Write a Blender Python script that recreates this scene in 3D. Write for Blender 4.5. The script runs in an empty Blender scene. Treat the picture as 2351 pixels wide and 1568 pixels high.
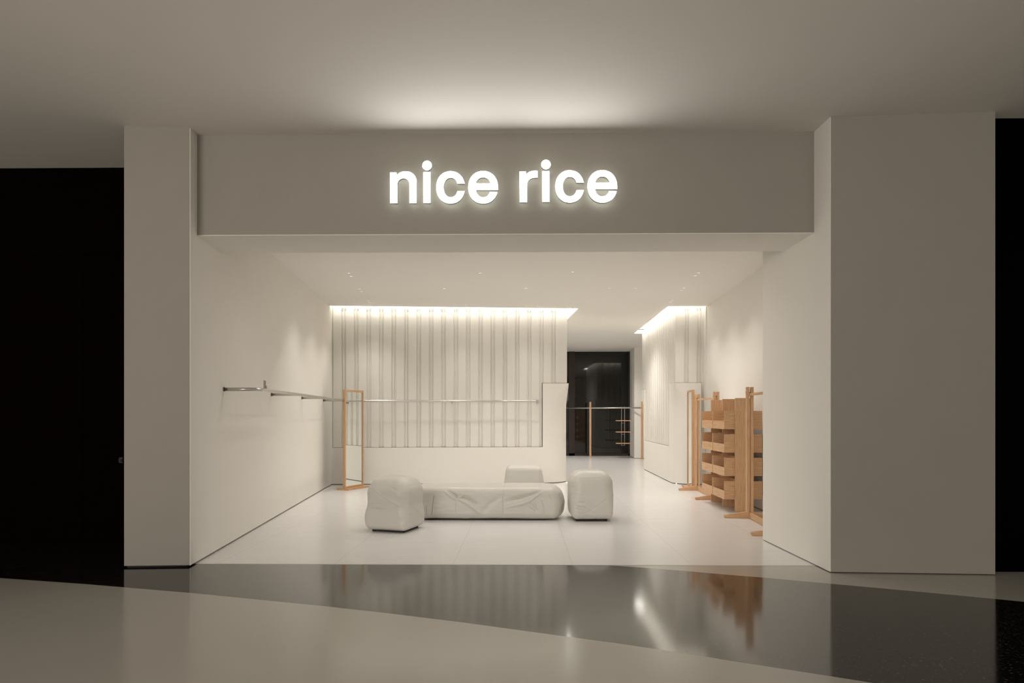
import bpy, bmesh, math, random
from mathutils import Vector, noise, Matrix
SC = bpy.context.scene
COL = SC.collection
PI = math.pi

# ------------------------------------------------------------ camera, world, lights, exposure
F = 24.0 / 36.0 * 2351.0
CAMH = 1.40
HY = 952.0
TH = math.atan(0.01563)
cd = bpy.data.cameras.new('camera'); cam = bpy.data.objects.new('camera', cd); COL.objects.link(cam)
cd.sensor_width = 36; cd.lens = 24; cd.shift_y = (HY - 784.0) / 2351.0; cd.clip_start = 0.05; cd.clip_end = 200
cam.location = (0, 0, CAMH); cam.rotation_euler = (PI / 2, 0, TH)
SC.camera = cam

W = bpy.data.worlds.new('world'); SC.world = W; W.use_nodes = True
bgn = W.node_tree.nodes['Background']
bgn.inputs[0].default_value = (1.0, 0.93, 0.84, 1); bgn.inputs[1].default_value = 0.155

SC.view_settings.view_transform = 'Standard'; SC.view_settings.look = 'None'
SC.view_settings.gamma = 1; SC.view_settings.use_curve_mapping = False
SC.view_settings.exposure = 2.24
SC.cycles.use_denoising = True
SC.cycles.max_bounces = 10; SC.cycles.diffuse_bounces = 6; SC.cycles.glossy_bounces = 6
SC.cycles.sample_clamp_indirect = 6; SC.cycles.caustics_reflective = False; SC.cycles.caustics_refractive = False

WARM = (1.0, 0.945, 0.875)
COOL = (1.0, 0.965, 0.90)
SPOT_W = 14.4
COVE_E = 6.2
SIGN_E = 3.2

def lamp(name, kind, loc, energy, color, aim=None, parent=None, **kw):
    l = bpy.data.lights.new(name, kind); l.energy = energy; l.color = color
    for k, v in kw.items(): setattr(l, k, v)
    o = bpy.data.objects.new(name, l); COL.objects.link(o); o.location = loc
    if aim is not None:
        o.rotation_euler = (Vector(aim) - Vector(loc)).to_track_quat('-Z', 'Y').to_euler()
    if parent is not None: o.parent = parent
    return o
# the mall's own concourse lighting, behind and to the left of the camera
lamp('concourse_area_light', 'AREA', (-4.6, -5.0, 3.9), 66, WARM, (-4.5, 5.5, 1.2), shape='RECTANGLE', size=5.0, size_y=3.0)
lamp('concourse_area_light', 'AREA', (5.0, -5.0, 3.9), 20, WARM, (4.5, 5.5, 1.2), shape='RECTANGLE', size=5.0, size_y=3.0)

# added uplight behind the camera, brightens the left of the mall ceiling
lamp('concourse_area_light', 'AREA', (-5.0, -7.0, 1.8), 64, WARM, (-3.2, 2.5, 4.0), shape='RECTANGLE', size=4.0, size_y=2.4)

# ------------------------------------------------------------ pixel measuring
Rv = Vector((math.cos(TH), math.sin(TH), 0)); Fw = Vector((-math.sin(TH), math.cos(TH), 0))
def ray(px, py): return Rv * ((px - 1175.5) / F) + Vector((0, 0, 1)) * ((HY - py) / F) + Fw
def onz(px, py, z=0.0):
    r = ray(px, py); return r * ((z - CAMH) / r.z) + Vector((0, 0, CAMH))
def ony(px, py, y):
    r = ray(px, py); return r * (y / r.y) + Vector((0, 0, CAMH))
def g(px, py): p = onz(px, py); return (p.x, p.y)

# ------------------------------------------------------------ materials
def mat(name):
    m = bpy.data.materials.new(name); m.use_nodes = True
    return m, m.node_tree.nodes, m.node_tree.links, m.node_tree.nodes['Principled BSDF']
def simple(name, col, rough=0.5, metal=0.0, ior=1.45, bump=0.0, bscale=40.0, var=0.0, vscale=3.0):
    m, n, l, p = mat(name)
    p.inputs['Base Color'].default_value = (*col, 1); p.inputs['Roughness'].default_value = rough
    p.inputs['Metallic'].default_value = metal; p.inputs['IOR'].default_value = ior
    tc = n.new('ShaderNodeTexCoord')
    if bump:
        t = n.new('ShaderNodeTexNoise'); t.inputs['Scale'].default_value = bscale; t.inputs['Detail'].default_value = 4
        b = n.new('ShaderNodeBump'); b.inputs['Strength'].default_value = bump; b.inputs['Distance'].default_value = 0.004
        l.new(tc.outputs['Object'], t.inputs['Vector']); l.new(t.outputs['Fac'], b.inputs['Height']); l.new(b.outputs['Normal'], p.inputs['Normal'])
    if var:
        t = n.new('ShaderNodeTexNoise'); t.inputs['Scale'].default_value = vscale; t.inputs['Detail'].default_value = 5
        mx = n.new('ShaderNodeMix'); mx.data_type = 'RGBA'
        mx.inputs[6].default_value = (*[c * (1 - var) for c in col], 1); mx.inputs[7].default_value = (*[min(1, c * (1 + var)) for c in col], 1)
        l.new(tc.outputs['Object'], t.inputs['Vector']); l.new(t.outputs['Fac'], mx.inputs[0]); l.new(mx.outputs[2], p.inputs['Base Color'])
    return m
M = {}
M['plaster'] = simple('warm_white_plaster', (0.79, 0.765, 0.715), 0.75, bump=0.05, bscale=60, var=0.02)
M['ceiling'] = simple('ceiling_paint', (0.83, 0.81, 0.77), 0.8, bump=0.03, bscale=80)
M['mall_ceiling'] = simple('mall_ceiling_paint', (0.79, 0.76, 0.71), 0.85, bump=0.02, bscale=80)
M['outer'] = simple('outer_plaster_dimmed', (0.30, 0.277, 0.240), 0.7, bump=0.12, bscale=120, var=0.03)  # darker copy of the plaster, dimmer light outside put into its colour
M['panel'] = simple('corrugated_panel', (0.76, 0.74, 0.69), 0.5, var=0.015, vscale=8)
M['gap'] = simple('shadow_gap', (0.03, 0.027, 0.025), 0.8)  # near-black colour stands for the shade inside thin recesses
M['recess_shade'] = simple('painted_recess_shade', (0.14, 0.125, 0.105), 0.8)  # dark colour carrying the shade at the recess edges
M['clip'] = simple('grey_clip', (0.46, 0.43, 0.37), 0.6)
M['leather'] = simple('off_white_leather', (0.575, 0.555, 0.51), 0.36, bump=0.25, bscale=140, var=0.025, vscale=4)
M['black'] = simple('black_base', (0.012, 0.011, 0.010), 0.6)
M['steel'] = simple('brushed_steel', (0.55, 0.53, 0.50), 0.28, metal=1.0, var=0.04, vscale=30)
M['steel_dark'] = simple('dark_steel', (0.20, 0.185, 0.165), 0.4, metal=1.0)
M['mirror'] = simple('mirror_glass', (0.86, 0.89, 0.86), 0.01, metal=1.0)
M['darkwood'] = simple('dark_brown_wall', (0.0022, 0.0006, 0.0005), 0.8, ior=1.06, var=0.25, vscale=5)
M['darkglass'] = simple('black_gloss_wall', (0.0006, 0.0006, 0.0006), 0.4, ior=1.05)
M['frame_brown'] = simple('dark_bronze_frame', (0.030, 0.017, 0.012), 0.45)
M['pane'] = simple('night_glass', (0.0105, 0.0105, 0.0095), 0.03, ior=1.45)
M['white_trim'] = simple('white_trim', (0.8, 0.78, 0.73), 0.5)
M['edge'] = simple('threshold_metal', (0.36, 0.35, 0.33), 0.4, metal=0.6)

def emit(name, col, s, sides=None):
    m, n, l, p = mat(name); p.inputs['Base Color'].default_value = (0.8, 0.8, 0.78, 1)
    p.inputs['Emission Color'].default_value = (*col, 1); p.inputs['Emission Strength'].default_value = s
    return m
M['cove'] = emit('cove_light_diffuser', (1.0, 0.97, 0.90), COVE_E)
M['sign_face'] = emit('lit_letter_face', (1.0, 0.985, 0.94), SIGN_E)
M['sign_halo'] = emit('halo_light', (0.96, 1.0, 0.93), 0.50)
M['sign_side'] = simple('letter_return', (0.55, 0.56, 0.52), 0.5)
M['lens'] = emit('downlight_lens', (1.0, 0.95, 0.88), 0.26)
M['dot'] = emit('tiny_lamp', (1.0, 0.97, 0.92), 0.8)

def wood(name, axis):
    m, n, l, p = mat(name)
    tc = n.new('ShaderNodeTexCoord'); mp = n.new('ShaderNodeMapping')
    s = [22.0, 22.0, 22.0]; 
    for a_ in ((axis,) if isinstance(axis, int) else axis): s[a_] = 1.2
    mp.inputs['Scale'].default_value = s
    t = n.new('ShaderNodeTexNoise'); t.inputs['Scale'].default_value = 4; t.inputs['Detail'].default_value = 6; t.inputs['Roughness'].default_value = 0.6
    r = n.new('ShaderNodeValToRGB'); e = r.color_ramp.elements
    e[0].position = 0.3; e[0].color = (0.47, 0.27, 0.135, 1); e[1].position = 0.72; e[1].color = (0.68, 0.43, 0.245, 1)
    l.new(tc.outputs['Object'], mp.inputs['Vector']); l.new(mp.outputs[0], t.inputs['Vector']); l.new(t.outputs['Fac'], r.inputs['Fac'])
    l.new(r.outputs['Color'], p.inputs['Base Color']); p.inputs['Roughness'].default_value = 0.5
    b = n.new('ShaderNodeBump'); b.inputs['Strength'].default_value = 0.08; b.inputs['Distance'].default_value = 0.002
    l.new(t.outputs['Fac'], b.inputs['Height']); l.new(b.outputs['Normal'], p.inputs['Normal'])
    return m
M['wood_x'] = wood('oak_grain_across', 0); M['wood_y'] = wood('oak_grain_along', 1); M['wood_z'] = wood('oak_grain_upright', 2); M['wood_h'] = wood('oak_grain_level', (0, 1))

def shop_floor_mat():
    m, n, l, p = mat('pale_floor_tile')
    tc = n.new('ShaderNodeTexCoord'); sx = n.new('ShaderNodeSeparateXYZ'); l.new(tc.outputs['Object'], sx.inputs[0])
    def math_(op, a, b=None):
        q = n.new('ShaderNodeMath'); q.operation = op
        for i, v in enumerate((a, b)):
            if v is None: continue
            if isinstance(v, (int, float)): q.inputs[i].default_value = v
            else: l.new(v, q.inputs[i])
        return q.outputs[0]
    P = 1.112
    fx = math_('ABSOLUTE', math_('SUBTRACT', math_('FRACT', math_('DIVIDE', math_('ADD', sx.outputs[0], 0.651 + P / 2 + 20 * P), P)), 0.5))
    jx = math_('LESS_THAN', fx, 0.0026 / P)
    fy = math_('ABSOLUTE', math_('SUBTRACT', math_('FRACT', math_('DIVIDE', math_('ADD', sx.outputs[1], 0.35), 2.4)), 0.5))
    jy = math_('MULTIPLY', math_('LESS_THAN', fy, 0.0016 / 2.4), 0.4)
    j = math_('MAXIMUM', jx, jy)
    mp = n.new('ShaderNodeMapping'); mp.inputs['Scale'].default_value = (0.7, 28, 1)
    t = n.new('ShaderNodeTexNoise'); t.inputs['Scale'].default_value = 2.0; t.inputs['Detail'].default_value = 5
    l.new(tc.outputs['Object'], mp.inputs['Vector']); l.new(mp.outputs[0], t.inputs['Vector'])
    r = n.new('ShaderNodeValToRGB'); e = r.color_ramp.elements
    e[0].position = 0.3; e[0].color = (0.70, 0.69, 0.68, 1); e[1].position = 0.7; e[1].color = (0.76, 0.75, 0.745, 1)
    l.new(t.outputs['Fac'], r.inputs['Fac'])
    mx = n.new('ShaderNodeMix'); mx.data_type = 'RGBA'; mx.inputs[7].default_value = (0.60, 0.585, 0.565, 1)
    l.new(j, mx.inputs[0]); l.new(r.outputs['Color'], mx.inputs[6]); l.new(mx.outputs[2], p.inputs['Base Color'])
    p.inputs['Roughness'].default_value = 0.22; p.inputs['IOR'].default_value = 1.45
    return m
M['shop_floor'] = shop_floor_mat()

def terrazzo(name, base, spk, dens, size, rough, ior, bigvar=0.0, fine=0.06):
    m, n, l, p = mat(name)
    tc = n.new('ShaderNodeTexCoord')
    v = n.new('ShaderNodeTexVoronoi'); v.inputs['Scale'].default_value = dens
    l.new(tc.outputs['Object'], v.inputs['Vector'])
    sx = n.new('ShaderNodeSeparateColor'); l.new(v.outputs['Color'], sx.inputs[0])
    mm = n.new('ShaderNodeMath'); mm.operation = 'MULTIPLY'; mm.inputs[1].default_value = size
    l.new(sx.outputs[0], mm.inputs[0])
    pw = n.new('ShaderNodeMath'); pw.operation = 'POWER'; pw.inputs[1].default_value = 3.0; l.new(mm.outputs[0], pw.inputs[0])
    lt = n.new('ShaderNodeMath'); lt.operation = 'LESS_THAN'; l.new(v.outputs['Distance'], lt.inputs[0]); l.new(pw.outputs[0], lt.inputs[1])
    am = n.new('ShaderNodeMath'); am.operation = 'MULTIPLY'; l.new(lt.outputs[0], am.inputs[0]); l.new(sx.outputs[1], am.inputs[1])
    nz = n.new('ShaderNodeTexNoise'); nz.inputs['Scale'].default_value = 160; nz.inputs['Detail'].default_value = 3; l.new(tc.outputs['Object'], nz.inputs['Vector'])
    mb = n.new('ShaderNodeMix'); mb.data_type = 'RGBA'
    mb.inputs[6].default_value = (*[c * (1 - fine) for c in base], 1); mb.inputs[7].default_value = (*[c * (1 + fine) for c in base], 1)
    l.new(nz.outputs['Fac'], mb.inputs[0])
    mx = n.new('ShaderNodeMix'); mx.data_type = 'RGBA'; mx.inputs[7].default_value = (*spk, 1)
    l.new(am.outputs[0], mx.inputs[0]); l.new(mb.outputs[2], mx.inputs[6]); l.new(mx.outputs[2], p.inputs['Base Color'])
    p.inputs['Roughness'].default_value = rough; p.inputs['IOR'].default_value = ior
    n2 = n.new('ShaderNodeTexNoise'); n2.inputs['Scale'].default_value = 3.0; n2.inputs['Detail'].default_value = 2; l.new(tc.outputs['Object'], n2.inputs['Vector'])
    b = n.new('ShaderNodeBump'); b.inputs['Strength'].default_value = bigvar; b.inputs['Distance'].default_value = 0.002
    l.new(n2.outputs['Fac'], b.inputs['Height'])
    if bigvar: l.new(b.outputs['Normal'], p.inputs['Normal'])
    return m
M['strip'] = terrazzo('black_terrazzo', (0.006, 0.0048, 0.004), (0.15, 0.125, 0.09), 95.0, 0.82, 0.095, 2.05, 0.03, 0.5)
M['beige'] = terrazzo('beige_terrazzo', (0.39, 0.367, 0.328), (0.30, 0.27, 0.22), 90.0, 0.6, 0.17, 1.55, 0.0, 0.06)

# ------------------------------------------------------------ mesh helpers
def link(name, bm, material, parent=None, smooth=False, mats=None):
    me = bpy.data.meshes.new(name)
    bmesh.ops.recalc_face_normals(bm, faces=bm.faces)
    bm.to_mesh(me); bm.free()
    for mm in (mats or [material]): me.materials.append(mm)
    if smooth:
        for p in me.polygons: p.use_smooth = True
    o = bpy.data.objects.new(name, me); COL.objects.link(o)
    if parent is not None: o.parent = parent
    return o
def struct(name, bm, material, **k):
    o = link(name, bm, material, **k); o['kind'] = 'structure'; return o
def thing(name, label, cat, loc=(0, 0, 0), rz=0.0, group=None):
    o = bpy.data.objects.new(name, None); COL.objects.link(o); o.location = loc; o.rotation_euler = (0, 0, rz)
    o.empty_display_size = 0.1
    o['label'] = label; o['category'] = cat
    if group: o['group'] = group
    return o
def box(bm, x0, x1, y0, y1, z0, z1, mi=0, mtx=None):
    v = [bm.verts.new(Vector(c) if mtx is None else mtx @ Vector(c)) for c in
         ((x0, y0, z0), (x1, y0, z0), (x1, y1, z0), (x0, y1, z0), (x0, y0, z1), (x1, y0, z1), (x1, y1, z1), (x0, y1, z1))]
    for f in ((3, 2, 1, 0), (4, 5, 6, 7), (0, 1, 5, 4), (1, 2, 6, 5), (2, 3, 7, 6), (3, 0, 4, 7)):
        bm.faces.new([v[i] for i in f]).material_index = mi
def prism(bm, pts, z0, z1, mi=0):
    a = [bm.verts.new((p[0], p[1], z0)) for p in pts]; b = [bm.verts.new((p[0], p[1], z1)) for p in pts]
    n = len(pts)
    bm.faces.new(a[::-1]).material_index = mi; bm.faces.new(b).material_index = mi
    for i in range(n): bm.faces.new((a[i], a[(i + 1) % n], b[(i + 1) % n], b[i])).material_index = mi
def tri(bm):
    bm.normal_update(); bmesh.ops.triangulate(bm, faces=[f for f in bm.faces if len(f.verts) > 4])
def bevbox(x0, x1, y0, y1, z0, z1, r=0.003, seg=2):
    bm = bmesh.new(); box(bm, x0, x1, y0, y1, z0, z1)
    bmesh.ops.bevel(bm, geom=bm.edges[:], offset=r, segments=seg, affect='EDGES', profile=0.5)
    return bm
def tube(bm, pts, r, seg=14, caps=True):
    pts = [Vector(p) for p in pts]; rings = []
    up = Vector((0, 0, 1)); prev = None
    for i, p in enumerate(pts):
        t = (pts[min(i + 1, len(pts) - 1)] - pts[max(i - 1, 0)]).normalized()
        if prev is None:
            a = up if abs(t.z) < 0.9 else Vector((1, 0, 0)); u = t.cross(a).normalized()
        else:
            u = (prev - t * prev.dot(t)).normalized()
        prev = u; w = t.cross(u)
        rings.append([bm.verts.new(p + (u * math.cos(2 * PI * k / seg) + w * math.sin(2 * PI * k / seg)) * r) for k in range(seg)])
    for i in range(len(rings) - 1):
        for k in range(seg):
            bm.faces.new((rings[i][k], rings[i][(k + 1) % seg], rings[i + 1][(k + 1) % seg], rings[i + 1][k]))
    if caps: bm.faces.new(rings[0][::-1]); bm.faces.new(rings[-1])
def fillet(path, r, n=8):
    rl = r if isinstance(r, (list, tuple)) else [r] * len(path)
    """round the inner corners of a 3-D polyline"""
    P = [Vector(p) for p in path]; out = [P[0]]
    for i in range(1, len(P) - 1):
        r = rl[i]; a = (P[i - 1] - P[i]); b = (P[i + 1] - P[i]); an, bn = a.normalized(), b.normalized()
        ang = an.angle(bn); d = min(r / math.tan(ang / 2), a.length * 0.49, b.length * 0.49); rr = d * math.tan(ang / 2)
        c = P[i] + (an + bn).normalized() * (rr / math.sin(ang / 2))
        s = P[i] + an * d - c; e = P[i] + bn * d - c; tot = s.angle(e)
        for k in range(n + 1):
            f = k / n
            v = (s * math.sin((1 - f) * tot) + e * math.sin(f * tot)) / math.sin(tot)
            out.append(c + v)
    out.append(P[-1]); return out
def shade_auto(o, deg=35):
    me = o.data
    for p in me.polygons: p.use_smooth = True
    me.set_sharp_from_angle(angle=math.radians(deg))

# ------------------------------------------------------------ key plan points
ZC = 4.04      # mall ceiling
ZS = 3.55      # shop ceiling
YF = 6.405     # fascia plane
YT = 6.358     # threshold
ZL = 3.098     # lintel underside
LP_L = g(285, 1303.5); LP_R = g(435, 1301.5)
LW_B = g(760, 1113)
RP_A = g(1908, 1315); RP_B = g(2285, 1320.5)
RJ_C = g(1753, 1240)
BW_R = None
# left block front line from LW_B to the corner at px 1306
pR = ony(1306, 0, 13.98); LBC = (pR.x, 13.98)
RBC = (ony(1548.6, 0, 13.72).x, 13.72)
RBK = (3.11, 18.02)
RW_B = (ony(1621, 0, 13.72).x, 13.72)

# ------------------------------------------------------------ floors
low = [(-900, 1268), (-450, 1297), (0, 1327), (200, 1341.2), (435, 1361), (587, 1376), (763, 1393.6), (900, 1409), (1059, 1428.5), (1216, 1450), (1410, 1476),
       (1560, 1498.3), (1700, 1520.6), (1909, 1552.8), (2005, 1568), (2400, 1634), (2900, 1722)]
lowp = [g(*p) for p in low]
highp = [(onz(1405, 0).x, YT) if False else None]
hx = ony(1400, 0, YT).x
high = [(1500, 1305), (1600, 1313.2), (1693, 1321.3), (1753, 1326), (1908.6, 1340.2), (2112, 1358.6), (2285, 1375), (2351, 1381.5), (2900, 1436), (3400, 1488)]
highp = [g(*p) for p in high]
TP = -0.5
def slab(name, pts, m):
    bm = bmesh.new(); prism(bm, pts, -0.12, 0.0); tri(bm)
    return struct(name, bm, m)
l0 = lowp[0]; ln = lowp[-1]; h0 = (hx, YT); hn = highp[-1]
slab('floor', lowp + [(14, ln[1]), (14, -9), (-14, -9), (-14, l0[1])], M['beige'])
slab('floor_dark_strip', lowp[::-1] + [(-14, l0[1]), (-14, 7.6), (LP_L[0] + 0.2, 7.6), (LP_L[0] + 0.2, YT), h0] + highp + [(14, hn[1]), (14, ln[1])], M['strip'])
slab('floor_right', [h0] + highp + [(14, hn[1]), (14, 8.6), (4.2, 8.6), (3.6, 7.6), (3.0, 7.0), (3.0, YT)], M['beige'])
slab('floor_shop', [(LP_L[0] + 0.2, YT + .012), (3.0, YT + .012), (3.0, 7.0), (3.6, 7.6), (4.2, 8.6), (8, 8.6), (8, 24.2), (-5.2, 24.2), (-5.2, 7.61), (LP_L[0] + 0.2, 7.61)], M['shop_floor'])
bm = bmesh.new(); box(bm, LP_R[0] - 0.05, 3.05, YT, YT + 0.012, -0.1, 0.0012)
struct('trim_1', bm, M['edge'])

# ------------------------------------------------------------ walls
G = 0.013
def lerp2(a, b, t): return (a[0] + (b[0] - a[0]) * t, a[1] + (b[1] - a[1]) * t)
# left pillar plus the long left wall, one continuous plastered piece
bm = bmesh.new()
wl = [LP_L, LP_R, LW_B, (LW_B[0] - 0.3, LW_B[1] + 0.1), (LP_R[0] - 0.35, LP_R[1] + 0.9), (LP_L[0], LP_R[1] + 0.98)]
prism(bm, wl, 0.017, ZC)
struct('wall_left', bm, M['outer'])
bm = bmesh.new()
# thin skin added on the inner face to carry the lit plaster colour
d = Vector((LW_B[0] - LP_R[0], LW_B[1] - LP_R[1])).normalized(); nrm = Vector((d.y, -d.x))
def off(p, s): return (p[0] + nrm.x * s, p[1] + nrm.y * s)
a0 = (LP_R[0] + d.x * 0.004, LP_R[1] + d.y * 0.004)
prism(bm, [off(a0, 0.0), off(a0, 0.006), off(LW_B, 0.006), LW_B], G, ZC)
struct('wall_left_lining', bm, M['plaster'])
bm = bmesh.new()
prism(bm, [(LP_L[0] + .01, LP_L[1] + .03), (LP_R[0] - .02, LP_R[1] + .03), off(LP_R, -.02), off(LW_B, -.012), (LW_B[0] - .2, LW_B[1])], 0.0, 0.05)
tri(bm)
struct('baseboard_left', bm, M['gap'])
# right pillar, jamb and right wall
RI = (3.40, RJ_C[1])
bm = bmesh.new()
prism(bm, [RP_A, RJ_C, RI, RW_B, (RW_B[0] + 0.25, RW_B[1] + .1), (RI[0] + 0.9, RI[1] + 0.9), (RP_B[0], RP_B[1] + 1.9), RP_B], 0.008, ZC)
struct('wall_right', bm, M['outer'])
dr = Vector((RJ_C[0] - RP_A[0], RJ_C[1] - RP_A[1])).normalized()
a1 = (RP_A[0] + dr.x * .004, RP_A[1] + dr.y * .004)
nr = Vector((-dr.y, dr.x))
if nr.x > 0: nr = -nr
bm = bmesh.new()
cj = (RJ_C[0] - .006, RJ_C[1] + .006)
prism(bm, [a1, (a1[0] + nr.x * .006, a1[1] + nr.y * .006), cj, (RI[0] - .006, RI[1] + .006), (RW_B[0] - .006, RW_B[1]), RW_B, RI, RJ_C], 0.008, ZC - .002)
tri(bm)
struct('wall_right_lining', bm, M['plaster'])
bm = bmesh.new()
def inn(p, dx, dy): return (p[0] + dx, p[1] + dy)
prism(bm, [inn(RP_A, .012, .012), inn(RJ_C, .012, -.006), inn(RI, .012, -.006), inn(RW_B, .02, 0), inn(RW_B, .2, 0), inn(RI, .5, .3), inn(RP_B, -.012, .4), inn(RP_B, -.012, .012)], 0, 0.04)
tri(bm)
struct('baseboard_right', bm, M['gap'])
# fascia beam above the opening
def xl(y):   # left wall x at depth y
    t = (y - LP_R[1]) / (LW_B[1] - LP_R[1]); return LP_R[0] + (LW_B[0] - LP_R[0]) * t + .0055
def xr(y):
    t = (y - RP_A[1]) / (RJ_C[1] - RP_A[1]); return RP_A[0] + (RJ_C[0] - RP_A[0]) * t - .0055
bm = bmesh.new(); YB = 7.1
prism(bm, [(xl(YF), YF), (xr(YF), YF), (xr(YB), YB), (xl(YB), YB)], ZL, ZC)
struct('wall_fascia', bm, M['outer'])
bm = bmesh.new()
prism(bm, [(xl(YF), YF + .002), (xr(YF), YF + .002), (xr(YB), YB + .006), (xl(YB), YB + .006)], ZL - .006, ZL)
struct('wall_fascia_soffit', bm, M['plaster'])
# mall ceiling
bm = bmesh.new(); box(bm, -14, 14, -9, YB - .01, ZC, ZC + .15)
struct('ceiling', bm, M['mall_ceiling'])
bm = bmesh.new(); box(bm, -14, LP_L[0] - .0, YB - .01, 7.6, ZC, ZC + .15)
box(bm, RP_B[0], 14, YB - .01, 7.6, ZC, ZC + .15)
struct('ceiling_side', bm, M['mall_ceiling'])

# dark neighbours
bm = bmesh.new()
ydw = 7.23
sx_ = ony(190, 0, ydw).x; sz = ony(0, 586, ydw).z; z2 = ony(0, 1246, ydw).z
xe = LP_L[0] + .25
for (x0, x1, z0, z1) in ((-14, xe, sz + .004, ZC), (-14, sx_ - .003, 0.06, sz - .004), (sx_ + .003, xe, 0.06, sz - .004)):
    box(bm, x0, x1, ydw, ydw + .04, z0, z1)
box(bm, -14, xe, ydw + .02, ydw + .1, 0, ZC)
struct('wall_far_left', bm, M['darkwood'])
t = thing('door_handle_plate', 'small dark metal latch on the dark wall beside left pillar', 'latch', (ony(281, 0, ydw).x - .01, ydw, ony(0, 1056, ydw).z))
bm = bmesh.new(); box(bm, -.02, .02, -.012, 0, -.03, .03); link('plate', bm, M['black'], t)
bm = bmesh.new(); box(bm, -.016, .016, -.03, -.012, .002, .012); box(bm, -.016, .016, -.03, -.012, -.016, -.006); link('bolt', bm, M['black'], t)
bm = bmesh.new()
yr = RP_B[1] + .13; zz = ony(2285, 564, yr).z
box(bm, RP_B[0] - .0, 14, yr, yr + .04, zz + .003, ZC); box(bm, RP_B[0], 14, yr, yr + .04, 0, zz - .003); box(bm, RP_B[0], 14, yr + .02, yr + .05, 0, ZC)
struct('wall_far_right', bm, M['darkglass'])

# ------------------------------------------------------------ shop ceiling with light slots
SL = 0.17
uL = Vector((LBC[0] - LW_B[0], LBC[1] - LW_B[1])).normalized(); nL = Vector((uL.y, -uL.x))   # towards the room
eL = Vector((-0.073, 1)).normalized(); nE = Vector((eL.y, -eL.x))                            # right flank of left block
A_ = Vector(LW_B) + nL * .15 - uL * .2
cL = Vector(LBC)
# slot outer corner: intersection of front offset and side offset lines
def isect(p, u, q, v):
    den = u.x * v.y - u.y * v.x; t = ((q.x - p.x) * v.y - (q.y - p.y) * v.x) / den; return p + u * t
C1 = isect(Vector(LW_B) + nL * .15, uL, cL + nE * .17, eL)
C2 = cL + nE * .17 + eL * 9.6
Rf = Vector(RBC); uR = Vector((1, 0)); sR = Vector((RBK[0] - RBC[0], RBK[1] - RBC[1])).normalized()
nS = Vector((-sR.y, sR.x))
D0 = Vector((RW_B[0], RBC[1] - .13)); D1 = isect(D0, uR, Rf + nS * .16, sR); RBKv = Vector(RBK)
D2 = isect(Rf + nS * .16, sR, RBKv + Vector((0, .13)), uR); D3 = Vector((7.8, RBK[1] + .13))
bm = bmesh.new()
pts = [(xl(YB + .006) - .03, YB + .006), (3.2, YB + .006), (3.2, RI[1] + .1), (5.0, RI[1] + .5), (5.0, D0.y), (D0.x - .01, D0.y), tuple(D1), tuple(D2), tuple(D3), (7.8, 24.2), tuple(C2) [0:1] + (24.2,), tuple(C2), tuple(C1), tuple(A_), (xl(A_.y) - .03, A_.y)]
prism(bm, pts, ZS, ZS + .06)
tri(bm)
struct('ceiling_shop', bm, M['ceiling'])
bm = bmesh.new(); prism(bm, [(xl(YB) - .03, YB + .006), (3.2, YB + .006), (4.4, 9.0), (8, 14), (8, 24.2), (-5.2, 24.2), (-5.2, 13.0), (xl(13) - .05, 13.0)], ZS + .122, ZS + .2)
struct('ceiling_shop_void', bm, M['ceiling'])

# ------------------------------------------------------------ inner blocks: smooth base, corner column, corrugated cladding
def arc_pts(C, a, b, L1, L2, r, n=10):
    """path from C+a*L1 around the corner C (fillet r) to C+b*L2"""
    C = Vector(C); an = a.normalized(); bn = b.normalized(); ang = an.angle(bn); dd = r / math.tan(ang / 2)
    c = C + (an + bn).normalized() * (r / math.sin(ang / 2)); s = C + an * dd - c; e = C + bn * dd - c; tot = s.angle(e)
    out = [C + an * L1]
    for k in range(n + 1):
        f = k / n; out.append(c + (s * math.sin((1 - f) * tot) + e * math.sin(f * tot)) / math.sin(tot))
    out.append(C + bn * L2); return out
ZB = 0.738
ZCOL = 2.04
def column(bm, C, a, b, L1, L2, r0, depth=.075):
    C = Vector(C); prof = [(ZB, r0), (1.52, r0), (1.60, r0 * .94), (1.72, r0 * .72), (1.84, r0 * .47), (1.95, r0 * .22), (ZCOL, .012)]
    inner = [C + a * .05 + b * L2, C + (a + b) * .30, C + a * L1 + b * .09]
    inner[0] = C + b * L2 + a * .09
    rings = []
    for z, r in prof:
        path = arc_pts(C, a, b, L1, L2, r) + inner
        rings.append([bm.verts.new((p.x, p.y, z)) for p in path])
    n = len(rings[0])
    for i in range(len(rings) - 1):
        for k in range(n): bm.faces.new((rings[i][k], rings[i][(k + 1) % n], rings[i + 1][(k + 1) % n], rings[i + 1][k]))
    bm.faces.new(rings[0][::-1]); bm.faces.new(rings[-1])

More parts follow.
